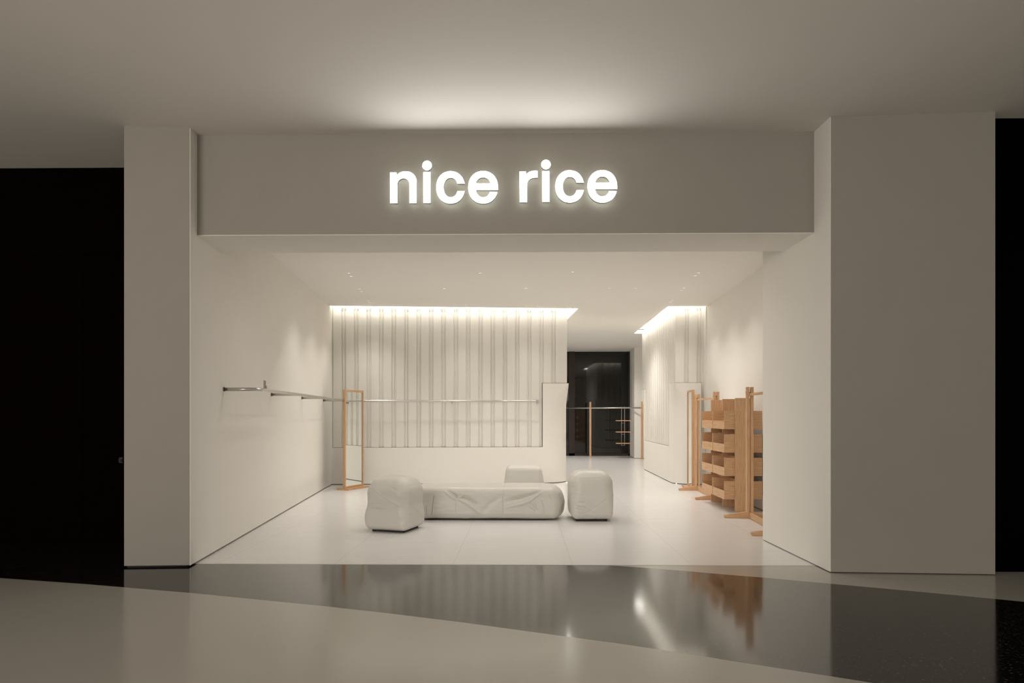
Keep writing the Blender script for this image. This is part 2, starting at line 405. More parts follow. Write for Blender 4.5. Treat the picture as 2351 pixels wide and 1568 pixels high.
def cladding(name, p0, p1, n, z0, z1, start, cut0=0.0, cut1=0.0):
    """corrugated sheet between p0 and p1 facing n: flats with a double groove"""
    p0 = Vector(p0); p1 = Vector(p1); u = (p1 - p0).normalized(); Ln = (p1 - p0).length
    prof = [(0.0, 0.0)]; x = start; tabs = []
    while x < Ln - .05:
        for dx, h in ((-.047, 0), (-.041, -.026), (-.015, -.027), (-.010, -.002), (.010, -.002), (.015, -.027), (.041, -.026), (.047, 0)):
            if 0 < x + dx < Ln: prof.append((x + dx, h))
        tabs += [x - .027, x + .027]; x += .2495
    prof.append((Ln, 0.0))
    bm = bmesh.new()
    def seg(sa, sb, za, zb):
        pr = [(sa, 0.0)] + [q_ for q_ in prof if sa + .001 < q_[0] < sb - .001] + [(sb, 0.0)]
        rows = [[bm.verts.new(((p0 + u * s + n * h).x, (p0 + u * s + n * h).y, z)) for s, h in pr] for z in (za, zb)]
        for k in range(len(pr) - 1): bm.faces.new((rows[0][k], rows[0][k + 1], rows[1][k + 1], rows[1][k]))
        back = [[bm.verts.new(((p0 + u * s - n * .03).x, (p0 + u * s - n * .03).y, z)) for s in (sa, sb)] for z in (za, zb)]
        bm.faces.new((back[0][0], back[0][1], back[1][1], back[1][0]))
        bm.faces.new(rows[1] + [back[1][1], back[1][0]]); bm.faces.new(rows[0][::-1] + [back[0][0], back[0][1]])
        bm.faces.new((rows[0][0], rows[1][0], back[1][0], back[0][0])); bm.faces.new((rows[0][-1], back[0][1], back[1][1], rows[1][-1]))
    if cut0 or cut1:
        seg(cut0, Ln - cut1, z0, ZCOL - .01); seg(0, Ln, ZCOL - .01, z1)
    else: seg(0, Ln, z0, z1)
    o = struct(name, bm, M['panel'])
    bm = bmesh.new()
    for s in tabs:
        if s < 0.02 or s > Ln - .02: continue
        mt = Matrix(((u.x, n.x, 0, p0.x + u.x * s), (u.y, n.y, 0, p0.y + u.y * s), (0, 0, 1, 0), (0, 0, 0, 1)))
        prism_pts = [(-.015, -.014), (.015, -.014), (.012, .003), (-.012, .003)]
        a = [bm.verts.new(mt @ Vector((x * .55, y, z1 - .07))) for x, y in prism_pts]; b = [bm.verts.new(mt @ Vector((x, y, z1 - .004))) for x, y in prism_pts]
        bm.faces.new(a[::-1]); bm.faces.new(b)
        for i in range(4): bm.faces.new((a[i], a[(i + 1) % 4], b[(i + 1) % 4], b[i]))
    if bm.verts: link('clip', bm, M['clip'], o)
    else: bm.free()
    return o
ZP = 3.562
IN = .055
v3 = Vector
# left block
LWv = Vector(LW_B); LBv = Vector(LBC); sl = eL
bm = bmesh.new()
basep = [LWv - uL * .3] + arc_pts(LBv, -uL, eL, .6, 4.3, .46)[1:] + [LBv - uL * 5.2 + eL * 4.3]
prism(bm, [tuple(p) for p in basep], G, ZB); tri(bm)
o = struct('wall_back_base', bm, M['plaster']); shade_auto(o, 25)
bm = bmesh.new()
i0 = LWv - nL * (IN + .03); i1 = LBv - nL * (IN + .03) - nE * (IN + .03)
prism(bm, [tuple(i0 - uL * .3), tuple(i1 - uL * .47), tuple(i1 + eL * .47), tuple(i1 + eL * 4.2), tuple(i1 + eL * 4.2 - uL * 5)], ZB, ZCOL - .02)
prism(bm, [tuple(i0 - uL * .3), tuple(i1), tuple(i1 + eL * 4.2), tuple(i1 + eL * 4.2 - uL * 5)], ZCOL - .02, ZS + .135)
struct('wall_back_core', bm, M['plaster'])
bm = bmesh.new(); column(bm, LBC, -uL, eL, .535, .56, .46)
o = struct('wall_back_column', bm, M['plaster']); shade_auto(o, 25)
clL0 = LWv - nL * IN + uL * .028; clL1 = LBv - nL * IN - nE * .03
g0 = (Vector((ony(790, 0, 13.7).x, 13.7)) - LWv).dot(uL) - .028
cladding('wall_back_cladding', clL0, clL1, nL, ZB + .006, ZP, g0, 0, .50)
cladding('wall_passage_cladding', LBv - nE * .03 - nL * (IN + .03), LBv - nE * .03 + eL * 4.2, nE, ZB + .006, ZP, .2, .50, 0)
bm = bmesh.new()
prism(bm, [tuple(LWv - uL * .02 + nL * .0), tuple(LWv + uL * .018), tuple(LWv + uL * .018 - nL * .08), tuple(LWv - uL * .02 - nL * .08)], ZB, ZS + .1)
struct('trim_2', bm, M['white_trim'])
bm = bmesh.new(); prism(bm, [tuple(p + (Vector((-1.5, 16)) - p).normalized() * .012) for p in basep], 0, ZB - .1)
tri(bm); struct('baseboard_back', bm, M['gap'])
# dark strip painting the shadow line under the cladding
bm = bmesh.new(); prism(bm, [tuple(clL0), tuple(clL1 - uL * .5), tuple(clL1 - uL * .5 - nL * .02), tuple(clL0 - nL * .02)], ZB - .002, ZB + .006)
struct('shade_strip_back', bm, M['gap'])
# right block
Rf = Vector(RBC); RK = Vector(RBK); rx = Vector((1, 0)); ry = Vector((0, 1))
bm = bmesh.new()
basep = [Vector((RW_B[0] + .1, RBC[1]))] + arc_pts(Rf, rx, sR, .6, 1.0, .36)[1:-1] + arc_pts(RK, -sR, rx, 1.0, 2.0, .55)[1:-1] + [Vector((6.5, RBK[1])), Vector((6.5, 15.5)), Vector((RW_B[0] + .1, 15.0))]
prism(bm, [tuple(p) for p in basep], G, ZB); tri(bm)
o = struct('wall_side_base', bm, M['plaster']); shade_auto(o, 25)
bm = bmesh.new(); prism(bm, [tuple(p + (Vector((4.5, 16)) - p).normalized() * .012) for p in basep], 0, ZB - .1)
tri(bm); struct('baseboard_side', bm, M['gap'])
bm = bmesh.new()
e = IN + .03
prism(bm, [(RBC[0] + e, RBC[1] + e + .47), (RBC[0] + e + .40, RBC[1] + e), (RW_B[0] + .1, RBC[1] + e), (6.4, 15.4), (6.4, RBK[1] - e), (RBK[0] + e + .47, RBK[1] - e), (RBK[0] + e, RBK[1] - e - .5)], ZB, ZCOL - .02)
prism(bm, [(RBC[0] + e, RBC[1] + e), (RW_B[0] + .1, RBC[1] + e), (6.4, 15.4), (6.4, RBK[1] - e), (RBK[0] + e, RBK[1] - e)], ZCOL - .02, ZS + .135)
struct('wall_side_core', bm, M['plaster'])
bm = bmesh.new(); column(bm, RBC, rx, sR, .535, .56, .36)
o = struct('wall_side_column', bm, M['plaster']); shade_auto(o, 25)
bm = bmesh.new(); column(bm, RBK, rx, -sR, .535, .56, .50)
o = struct('wall_side_column_rear', bm, M['plaster']); shade_auto(o, 25)
cladding('wall_front_cladding', (RBC[0] + .03, RBC[1] + IN), (RW_B[0] - .01, RBC[1] + IN), Vector((0, -1)), ZB + .006, ZP, ony(1576.4, 0, 13.78).x - RBC[0] - .03, .50, 0)
cladding('wall_side_cladding', Rf - nS * .03 + sR * .085, RK - nS * .03 - sR * .03, nS, ZB + .006, ZP, .19, .42, .48)
cladding('wall_rear_cladding', (RBK[0] + .06, RBK[1] - .03), (6.3, RBK[1] - .03), Vector((0, 1)), ZB + .006, ZP, .2, .48, 0)
bm = bmesh.new(); box(bm, RW_B[0] - .035, RW_B[0] + .02, RBC[1] - .12, RBC[1] + .05, ZB, ZS + .0)
struct('trim_4', bm, M['white_trim'])

# dark strips painting recess shade round the columns and under the side cladding
bm = bmesh.new()
q0 = LBv - nL * IN; q1 = LBv - nL * IN - uL * .545
def strip(bm, a_, b_, n_, z0, z1, out=.004):
    prism(bm, [tuple(a_), tuple(b_), tuple(b_ + n_ * out), tuple(a_ + n_ * out)], z0, z1)
strip(bm, q1, q0 - uL * .01, nL, ZCOL, ZCOL + .009)
strip(bm, q1 - uL * .004, q1 + uL * .004, nL, ZB, ZCOL + .009)
struct('shade_strip_left', bm, M['recess_shade'])
bm = bmesh.new()
f0 = Rf + ry * IN; f1 = f0 + rx * .545
strip(bm, f0 + rx * .01, f1, Vector((0, -1)), ZCOL, ZCOL + .008)
strip(bm, f1 - rx * .004, f1 + rx * .004, Vector((0, -1)), ZB, ZCOL + .008)
k0 = Rf - nS * .03 + sR * .085
strip(bm, k0, k0 + sR * .45, nS, ZCOL, ZCOL + .008, .003)
strip(bm, k0 + sR * .42, RK - nS * .03 - sR * .5, nS, ZB, ZB + .008, .003)
e0 = RK - nS * .03
strip(bm, e0 - sR * .55, e0 - sR * .04, nS, ZCOL, ZCOL + .008, .003)
struct('shade_strip_right', bm, M['recess_shade'])

# rear of the shop
YW = 23.3
xw1 = ony(1446, 0, YW).x; ybp = 21.9; xp = ony(1456.5, 0, ybp).x
bm = bmesh.new(); prism(bm, [(xp, ybp), (7.9, ybp), (7.9, 24.2), (xw1, 24.2), (xw1, YW)], .012, ZS)
struct('wall_rear', bm, M['plaster'])
bm = bmesh.new(); prism(bm, [(xp + .02, ybp + .02), (7.9, ybp + .02), (7.9, 24.2), (xw1 + .02, 24.2), (xw1 + .02, YW)], 0, .03)
struct('baseboard_rear', bm, M['gap'])
bm = bmesh.new(); box(bm, 6.6, 6.8, 14, 22.0, 0, ZS + .1); box(bm, -2.6, -2.4, 17.5, 24.2, 0, ZS + .1); box(bm, -2.5, LBC[0] - .5, 18.1, 18.3, 0, ZS + .1)
struct('wall_rear_sides', bm, M['plaster'])
# shelf niche strips in the flank of the rear wall
t = thing('wall_ledge', 'three short pale ledges stepped down the rear wall flank', 'ledge', (0, 0, 0))
for pz in (1003, 1017, 1028):
    c = ony(1452, pz, 22.7); bm = bevbox(c.x - .015, c.x + .03, 22.45, 22.9, c.z - .012, c.z + .012); link('ledge', bm, M['plaster'], t)
w = thing('window_1', 'dark full height night window at the shop rear', 'window'); del w['label']; del w['category']; w['kind'] = 'structure'
xs0 = ony(1306, 0, YW).x; xs1 = ony(1319.5, 0, YW).x; zf = ony(0, 1039.5, YW).z
bm = bmesh.new()
box(bm, xs0, xs1, YW - .03, YW + .05, 0, ZS); box(bm, xw1 - .05, xw1, YW - .03, YW + .05, 0, ZS); box(bm, -2.4, xw1, YW - .03, YW + .05, 0, zf)
box(bm, -2.4, -2.3, YW - .03, YW + .05, 0, ZS)
link('window_frame', bm, M['frame_brown'], w)
bm = bmesh.new(); box(bm, -2.4, xw1, YW + .05, YW + .07, 0, ZS); link('window_pane', bm, M['pane'], w)

# ------------------------------------------------------------ cove lights
def cove(pa, pb, n, label, h=.03):
    """LED profile lying on the ceiling edge, lighting the cladding across the slot; n points away from the slot"""
    pa = Vector(pa); pb = Vector(pb); n = Vector(n); u = (pb - pa).normalized()
    t = thing('cove_light', label, 'light strip', group='cove light strips in ceiling slots')
    bm = bmesh.new(); prism(bm, [tuple(pa + n * .012), tuple(pb + n * .012), tuple(pb + n * .03), tuple(pa + n * .03)], ZS + .06, ZS + .06 + h + .008); link('profile', bm, M['steel_dark'], t)
    bm = bmesh.new(); prism(bm, [tuple(pa + n * .004), tuple(pb + n * .004), tuple(pb + n * .012), tuple(pa + n * .012)], ZS + .061, ZS + .06 + h); link('diffuser', bm, M['cove'], t)
cove(LWv + nL * .15 + uL * .06, C1 - uL * .03, nL, 'glowing ceiling slot along the long corrugated back wall above the rail')
cove(C1 + eL * .05, C2 - eL * .6, nE, 'glowing ceiling slot turning the corner beside the dark rear window')
cove(D1 + Vector((.03, 0)), (D0.x - .06, D0.y), (0, -1), 'short glowing ceiling slot over the right column and mirror')
cove(D1 + sR * .02, D2, nS, 'glowing ceiling slot running back along the right corrugated wall')
cove(D2, (6.3, D2.y), (0, 1), 'glowing ceiling slot behind the right block, mirrored in window')

# ------------------------------------------------------------ downlights
def downlight(px, py, label, aim=None, p=1.0, angle=95, grp='recessed downlights in the shop ceiling', xy=None, blend=.8, r=.019):
    if xy is None: q = onz(px, py, ZS); xy = (q.x, q.y)
    t = thing('downlight', label, 'ceiling light', (xy[0], xy[1], ZS), 0, grp)
    bm = bmesh.new(); n = 20
    prof = [(r + .008, -.0005), (r + .007, -.003), (r + .001, -.003), (r, .0), (r, .0)]
    rings = [[bm.verts.new((rr * math.cos(2 * PI * k / n), rr * math.sin(2 * PI * k / n), z)) for k in range(n)] for rr, z in prof[:4]]
    for i in range(3):
        for k in range(n): bm.faces.new((rings[i][k], rings[i][(k + 1) % n], rings[i + 1][(k + 1) % n], rings[i + 1][k]))
    link('trim_ring', bm, M['white_trim'], t, smooth=True)
    bm = bmesh.new(); bm.faces.new([bm.verts.new((r * math.cos(2 * PI * k / n), r * math.sin(2 * PI * k / n), -.0015)) for k in range(n)])
    link('lens', bm, M['lens'], t)
    ax = (0, 0, -1) if aim is None else aim
    lamp('lamp', 'SPOT', (0, 0, -.02), SPOT_W * p, WARM, ax, t, spot_size=math.radians(angle), spot_blend=blend, shadow_soft_size=.035)
q = lambda x, y: (740 + x / 2.305, 590 + y / 2.305)
LWall = [(140, 85), (152, 102), (197, 169), (207, 183), (243, 232), (251, 240)]
nm = ['nearest', 'second nearest', 'third nearest', 'fourth nearest', 'second farthest', 'farthest']
for i, a in enumerate(LWall):
    downlight(*q(*a), f'small recessed ceiling spotlight, {nm[i]} of those along the left wall', aim=(-.05, .0, -1), p=.5, angle=100, blend=1.0)
RWall = [(1992, 83), (1974, 99), (1914, 164), (1900, 177), (1852, 230), (1842, 239)]
for i, a in enumerate(RWall):
    downlight(*q(*a), f'small recessed ceiling spotlight, {nm[i]} of those along the right wall', aim=(.0, .0, -1), p=.40, angle=116, blend=1.0)
MID = [((835, 85), 'small bright downlight in the ceiling, front row, left of the pair'), ((1325, 79), 'small bright downlight in the ceiling, front row, right of the pair'),
       ((645, 167), 'small downlight in the middle ceiling row, farthest left'), ((1077, 165), 'small bright downlight in the middle ceiling row, over the bench'),
       ((1518, 165), 'small downlight in the middle ceiling row, before the passage'), ((1658, 165), 'small downlight in the middle ceiling row, farthest right'),
       ((700, 249), 'tiny downlight near the back slot, leftmost of four'), ((760, 252), 'tiny downlight near the back slot, second from left of four'),
       ((1077, 256), 'tiny downlight near the back slot, third from left of four'), ((1140, 256), 'tiny downlight near the back slot, rightmost of four')]
for i, (a, s) in enumerate(MID):
    downlight(*q(*a), s, p=(.85 if i < 6 else .25), angle=(140 if i < 6 else 80), blend=1.0)
for (x, y, s) in ((1.9, 16.0, 'added downlight over the passage between the corrugated walls'), (2.6, 20.3, 'added downlight over the floor before the rear window'), (.4, 20.6, 'added downlight at the shop rear behind the left block')):  # downlights added to brighten the passage and rear
    downlight(0, 0, s, xy=(x, y), p=3.1, angle=140)
# unseen first row assumed behind the entrance beam, placed to brighten jambs and floor
for x in (-1.6, -.55, .55, 1.45):
    lamp('entrance_lamp', 'SPOT', (x, 8.05, ZS - .02), SPOT_W * .95, WARM, (x, 7.95, 0), spot_size=math.radians(152), spot_blend=1.0, shadow_soft_size=.28)

# ------------------------------------------------------------ shop sign
def sign():
    root = thing('shop_sign', 'white illuminated two-word lettering on the grey fascia above the entrance', 'sign', (0, YF, 0))
    YS = YF - .075
    def C(x, y):   # crop coordinates -> world x,z
        p = ony(880 + x / 4.198, 350 + y / 4.198, YS); return (p.x, p.z)
    def ell(cx, cy, rx, ry, a0, a1, n=28):
        return [(cx + rx * math.cos(math.radians(a0 + (a1 - a0) * k / n)), cy - ry * math.sin(math.radians(a0 + (a1 - a0) * k / n))) for k in range(n + 1)]
    def sup(cx, cy, rx, ry, a0, a1, n=28, e=2.25):
        out = []
        for k in range(n + 1):
            a = math.radians(a0 + (a1 - a0) * k / n); c, s = math.cos(a), math.sin(a)
            out.append((cx + rx * math.copysign(abs(c) ** (2 / e), c), cy - ry * math.copysign(abs(s) ** (2 / e), s)))
        return out
    def letter(outline, holes, dx=0, dy=0, name='letter', parent=None):
        cu = bpy.data.curves.new('tmp', 'CURVE'); cu.dimensions = '2D'; cu.fill_mode = 'BOTH'; cu.extrude = .016
        for lp in [outline] + holes:
            sp = cu.splines.new('POLY'); sp.points.add(len(lp) - 1); sp.use_cyclic_u = True
            for i, (x, y) in enumerate(lp):
                w = C(x + dx, y + dy); sp.points[i].co = (w[0], w[1], 0, 1)
        o = bpy.data.objects.new('tmp', cu); COL.objects.link(o)
        dg = bpy.context.evaluated_depsgraph_get(); me = bpy.data.meshes.new_from_object(o.evaluated_get(dg))
        bpy.data.objects.remove(o); bpy.data.curves.remove(cu)
        bm = bmesh.new(); bm.from_mesh(me); bpy.data.meshes.remove(me)
        for v in bm.verts: v.co = Vector((v.co.x, -v.co.z, v.co.y))     # x, depth, height; front faces -Y
        bmesh.ops.remove_doubles(bm, verts=bm.verts, dist=1e-5)
        bm.normal_update()
        bmesh.ops.recalc_face_normals(bm, faces=bm.faces)
        for f in bm.faces:
            f.material_index = 0 if f.normal.y < -.7 else (1 if f.normal.y > .7 else 2)
        for v in bm.verts: v.co.y += YS - YF
        me = bpy.data.meshes.new(name); bm.to_mesh(me); bm.free()
        for m_ in (M['sign_face'], M['sign_halo'], M['sign_side']): me.materials.append(m_)
        ob = bpy.data.objects.new(name, me); COL.objects.link(ob); ob.parent = parent or root
        return ob
    # n
    n_ = [(68, 200), (131, 200), (134, 228)] + [(148, 210), (166, 198), (188, 191), (214, 189)] + sup(226, 291, 97, 102, 86, 0, 16, 2.1) + [(323, 492), (256, 492), (256, 318)] + \
         sup(198, 318, 58, 63, 0, 90, 12, 2.2)[1:] + sup(198, 318, 60, 63, 90, 180, 12, 2.1)[1:] + [(138, 494), (70, 494)]
    letter(n_, [])
    def i_(dx, dy):
        a = letter([(389, 196), (456, 196), (458, 491), (390, 491)], [], dx, dy)
        letter(ell(424, 132, 45, 46, 0, 354, 40), [], dx, dy, 'dot', a)
    def c_(dx, dy):
        o_ = sup(650, 342, 137, 155, 14, 346, 60, 2.15); i2 = sup(652, 343, 69, 94, 337, 23, 44, 2.15)
        o_ = [(x, y) for x, y in o_ if not (x > 718 and 305 < y < 377)]
        o_[0] = (786, 306); o_[-1] = (786, 377)
        i2 = [p for p in i2 if not (p[0] > 717 and 300 < p[1] < 380)]
        letter([(786, 306)] + o_[1:-1] + [(786, 377), (719, 377)] + i2 + [(719, 306)], [], dx, dy)
    def e_(dx, dy):
        o_ = [(1105, 366), (1105, 340)] + sup(963, 340, 142, 155, 3, 180, 44, 2.15) + sup(963, 340, 142, 157, 180, 342, 44, 2.15)
        o_ = [p for p in o_ if not (p[0] > 1030 and 367 < p[1] < 386)]
        o_ += [(1098, 386), (1030, 386)] + sup(963, 355, 70, 82, 330, 188, 24, 2.1) + [(893, 366)]
        hole = [(893, 305), (1033, 305)] + sup(963, 320, 71, 75, 14, 166, 22, 2.1)
        letter(o_, [hole], dx, dy)
    i_(0, 0); c_(0, 0); e_(0, 0)
    r_ = [(1314, 190), (1374, 190), (1377, 222), (1390, 206), (1408, 193), (1432, 185), (1460, 182), (1485, 184), (1485, 248), (1462, 248), (1436, 252), (1414, 262), (1398, 277), (1388, 298), (1384, 325), (1384, 484), (1316, 484)]
    letter(r_, [])
    i_(1143, -9); c_(1145, -9); e_(1146, -8)
    # stand-off pins
    for px, py in ((104, 300), (424, 330), (560, 343), (870, 340), (1349, 330), (1567, 330), (1705, 330), (2015, 330)):
        x, z = C(px, py); bm = bmesh.new(); tube(bm, [(x, -.06, z), (x, 0.0, z)], .006, 8); link('pin', bm, M['steel_dark'], root)
sign()

# ------------------------------------------------------------ wall rail (steel tube round the left corner)
ZR = 1.668
RR = .019
def wl_pt(y): t = (y - LP_R[1]) / (LW_B[1] - LP_R[1]); return Vector((LP_R[0] + (LW_B[0] - LP_R[0]) * t, y)) + Vector(nrm) * .006
def wall_px(px):   # point of left wall seen at px
    lo, hi = 6.5, 13.6
    for _ in range(40):
        m_ = (lo + hi) / 2; p = wl_pt(m_); X = 1175.5 + F * (Vector((p.x, p.y, 0)).dot(Rv)) / (Vector((p.x, p.y, 0)).dot(Fw))
        if X < px: lo = m_
        else: hi = m_
    return wl_pt(lo)
rail = thing('wall_rail', 'brushed steel clothes rail bracketed along the left and back walls', 'clothes rail')
OFF = .37
w0 = wall_px(513.5); out = Vector((nrm.x, nrm.y))
p1 = w0 + out * OFF
corner = isect(p1, Vector(d), LWv + nL * .36, uL)
xe_ = ony(1238, 0, 13.6).x
endc = corner + uL * ((xe_ - corner.x) / uL.x)
path = [(w0.x, w0.y, ZR), (p1.x, p1.y, ZR), (corner.x, corner.y, ZR), (endc.x, endc.y, ZR), tuple(endc - nL * (.36 + IN)) + (ZR,)]
path = [Vector(p) for p in path]
fp = fillet(path, (0, .26, .2, .09, 0), 14)
bm = bmesh.new(); tube(bm, fp, RR, 18); link('tube', bm, M['steel'], rail, smooth=True)
def flange(p, dirv):
    bm = bmesh.new(); P0 = Vector((p.x, p.y, ZR)); dv = Vector((dirv.x, dirv.y, 0))
    tube(bm, [P0, P0 + dv * .012], .0235, 20); o = link('flange', bm, M['steel_dark'], rail); shade_auto(o)
flange(w0, out)
for px in (622.5, 692.5, 742):
    p = wall_px(px); flange(p, out)
    bm = bmesh.new(); tube(bm, [(p.x, p.y, ZR), (p.x + out.x * OFF, p.y + out.y * OFF, ZR)], RR * .96, 16); link('bracket', bm, M['steel'], rail, smooth=True)
flange(endc - nL * (.36 + IN - .002), nL)
pm = corner + uL * ((ony(1039, 0, 13.6).x - corner.x) / uL.x)
bm = bmesh.new(); tube(bm, [tuple(pm - nL * (.36 + IN)) + (ZR - .01,), tuple(pm) + (ZR - .01,)], .014, 12); link('bracket', bm, M['steel'], rail, smooth=True)
flange(pm - nL * (.36 + IN - .002), nL)
# hook standing on the rail
hp = ony(608, 0, 0.1); dd = Vector(d)
tt = 0.02
for _ in range(60):
    P = p1 + dd * tt; X = 1175.5 + F * (Vector((P.x, P.y, 0)).dot(Rv)) / (Vector((P.x, P.y, 0)).dot(Fw))
    if X < 590: break
hk0 = p1 + dd * .42
hk = thing('rail_hook', 'small upright steel twin-prong clip sitting on the wall rail near its front end', 'hook', (0, 0, 0))
def P_of(px):
    t_ = .13
    best = None
    for k in range(400):
        P = p1 + dd * (.01 * k); X = 1175.5 + F * (Vector((P.x, P.y, 0)).dot(Rv)) / (Vector((P.x, P.y, 0)).dot(Fw))
        if best is None or abs(X - px) < best[0]: best = (abs(X - px), P)
    return best[1]
for px, h in ((606.5, .085), (609.5, .082), (611.8, .03)):
    P = P_of(px); bm = bmesh.new(); tube(bm, [(P.x, P.y, ZR + RR * .7), (P.x, P.y, ZR + RR + h)], .0045 if h > .05 else .004, 10)
    link('prong', bm, M['steel_dark'], hk, smooth=True)

# ------------------------------------------------------------ standing mirrors
def mirror(loc, wdir, label):
    ang = math.atan2(wdir[1], wdir[0])
    t = thing('standing_mirror', label, 'mirror', (loc[0], loc[1], 0), ang, 'oak framed standing mirrors')
    W2, H0, H1, st, dp = .295, .028, 1.865, .036, .05
    bm = bmesh.new()
    prism(bm, [(-W2 - .04, -.125), (W2 + .04, -.125), (W2 + .04, .125), (-W2 - .04, .125)], 0.0, .028)
    bmesh.ops.bevel(bm, geom=bm.edges[:], offset=.004, segments=2, affect='EDGES'); link('base', bm, M['wood_x'], t)
    for s in (-1, 1):
        x0 = s * W2; x1 = s * (W2 - st); link('stile', bevbox(min(x0, x1), max(x0, x1), -dp / 2, dp / 2, H0, H1), M['wood_z'], t)
    link('rail', bevbox(-W2 + st, W2 - st, -dp / 2, dp / 2, H1 - st, H1), M['wood_x'], t)
    link('rail', bevbox(-W2 + st, W2 - st, -dp / 2, dp / 2, H0, H0 + st), M['wood_x'], t)
    bm = bmesh.new(); box(bm, -W2 + st, W2 - st, -dp / 2 + .012, dp / 2 - .01, H0 + st, H1 - st); link('glass', bm, M['mirror'], t)
    return t
mirror((-3.21, 12.90), (.38, .925), 'oak framed standing mirror in the left corner before the corrugated wall')
mirror((3.205, 13.075), (-.09, -.996), 'oak framed standing mirror at the right column behind the oak shelving')

# ------------------------------------------------------------ clothes racks on the right
def rack(p_far, p_near, label):
    a = Vector(p_near); b = Vector(p_far); u = (b - a); L = u.length; ang = math.atan2(u.y, u.x) - PI / 2
    t = thing('clothes_rack', label, 'clothes rack', (a.x, a.y, 0), ang, 'oak clothes racks along the right wall')
    # local: y from near (0) to far (L), x across
    for y in (0, L):
        for s in (-1, 1):
            x0, x1 = (-.046, -.010) if s < 0 else (.010, .046)
            o = link('post', bevbox(x0, x1, y - .03, y + .03, .06, 1.775), M['wood_z'], t)
        bm = bmesh.new(); H = .34
        top = [(-H, .038), (-.05, .086), (.05, .086), (H, .038)]
        vs0 = [bm.verts.new((x, y - .028, z)) for x, z in [(-H + .012, 0), (-H, .01)] + top + [(H, .01), (H - .012, 0)]]
        vs1 = [bm.verts.new((v.co.x, y + .028, v.co.z)) for v in vs0]
        bm.faces.new(vs0); bm.faces.new(vs1[::-1])
        for i in range(len(vs0)): bm.faces.new((vs0[i], vs0[(i + 1) % 8], vs1[(i + 1) % 8], vs1[i]))
        bmesh.ops.recalc_face_normals(bm, faces=bm.faces)
        bmesh.ops.bevel(bm, geom=bm.edges[:], offset=.003, segments=2, affect='EDGES'); link('foot', bm, M['wood_x'], t)
        bm = bmesh.new(); tube(bm, [(-.052, y, 1.70), (.052, y, 1.70)], .007, 12); link('bolt', bm, M['steel_dark'], t)
    link('stretcher', bevbox(-.012, .012, .03, L - .03, .004, .084), M['wood_y'], t)
    link('hanging_bar', bevbox(-.0095, .0095, -.02, L + .02, 1.655, 1.69), M['wood_y'], t)
    return t
rack((3.225, 12.66), (3.178, 11.27), 'oak clothes rack farther back, between the shelving and the right mirror')
rack((3.072, 9.29), (2.985, 7.93), 'oak clothes rack nearest the entrance, partly hidden by the right jamb')

# ------------------------------------------------------------ oak shelving with open boxes
t = thing('storage_shelf', 'oak shelving of upright boards holding four tiers of open boxes', 'shelving', (3.16, 9.81, 0))
YY = [0.0, .615, 1.25]
for y in YY: link('board', bevbox(-.122, .122, y, y + .02, 0, 1.638, .0015, 1), M['wood_z'], t)
def bin_bm(x0, x1, y0, y1, z0):
    """open-topped box, low lip on the x0 side (outer), full-height elsewhere"""
    bm = bmesh.new(); k = .013; s = 1 if x1 > x0 else -1; zt = z0 + .262
    def bb(a, b, c, dd_, e_, f_): box(bm, min(a, b), max(a, b), c, dd_, e_, f_)
    bb(x0, x1, y0, y1, z0, z0 + k)
    bb(x0, x0 + s * k, y0 + k, y1 - k, z0 + k, z0 + .122)
    bb(x1 - s * k, x1, y0 + k, y1 - k, z0 + k, zt)
    bb(x0, x1, y0, y0 + k, z0 + k, zt); bb(x0, x1, y1 - k, y1, z0 + k, zt)
    return bm
for zi in range(4):
    z0 = .185 + .3355 * zi
    for c in range(2):
        y0, y1 = YY[c] + .022, YY[c + 1] - .002
        for s in (-1, 1):
            link('open_box', bin_bm(s * .27, s * .004, y0, y1, z0), M['wood_h'], t)

# ------------------------------------------------------------ rear rack and hanging boards
t = thing('display_rail', 'steel rail on slim oak posts before the dark rear window', 'clothes rail')
PL = Vector((2.235, 22.6)); PR = Vector((3.77, 21.62)); ur = (PR - PL).normalized(); PX = PL - ur * 1.9
for k, P in enumerate((PX, PL, PR)):
    o = link('post', bevbox(P.x - .03, P.x + .03, P.y - .03, P.y + .03, .012, 1.82), M['wood_z'], t)
    link('foot', bevbox(P.x - .06, P.x + .06, P.y - .06, P.y + .06, 0, .012, .002), M['wood_x'], t)
bm = bmesh.new(); a = PX - ur * .2; b = PR
tube(bm, [(a.x, a.y, 1.618), (b.x, b.y, 1.618)], .024, 16); link('rail_tube', bm, M['steel'], t, smooth=True)
t = thing('hanging_shelf', 'three small oak boards hung on steel wires from the rear rail', 'shelf')
hx0 = 3.2; Pm = PL + ur * ((hx0 - PL.x) / ur.x); yh = Pm.y
for py in (965.8, 991.6, 1017.6):
    z = 1.4 - (py - HY) / F * yh
    link('board', bevbox(3.0, 3.47, yh - .12, yh + .12, z - .012, z + .012, .002), M['wood_x'], t)
for x in (3.17, 3.265):
    Pw = PL + ur * ((x - PL.x) / ur.x)
    bm = bmesh.new(); pts = [(x, Pw.y + .0, .42), (x, Pw.y, 1.62), (x + .0, Pw.y - .026, 1.645)]
    tube(bm, [(x, Pw.y - .03, .42), (x, Pw.y - .03, 1.60)] + [(x, Pw.y - .03 * math.cos(a_), 1.618 + .03 * math.sin(a_)) for a_ in (0, .5, 1, 1.57, 2.1, 2.6)], .008, 8)
    link('wire', bm, M['steel'], t, smooth=True)
for py in (971, 997, 1022):
    z = 1.4 - (py - HY) / F * yh; bm = bmesh.new(); tube(bm, [(3.16, yh - .03, z), (3.275, yh - .03, z)], .006, 8)
    link('cross_wire', bm, M['steel'], t, smooth=True)

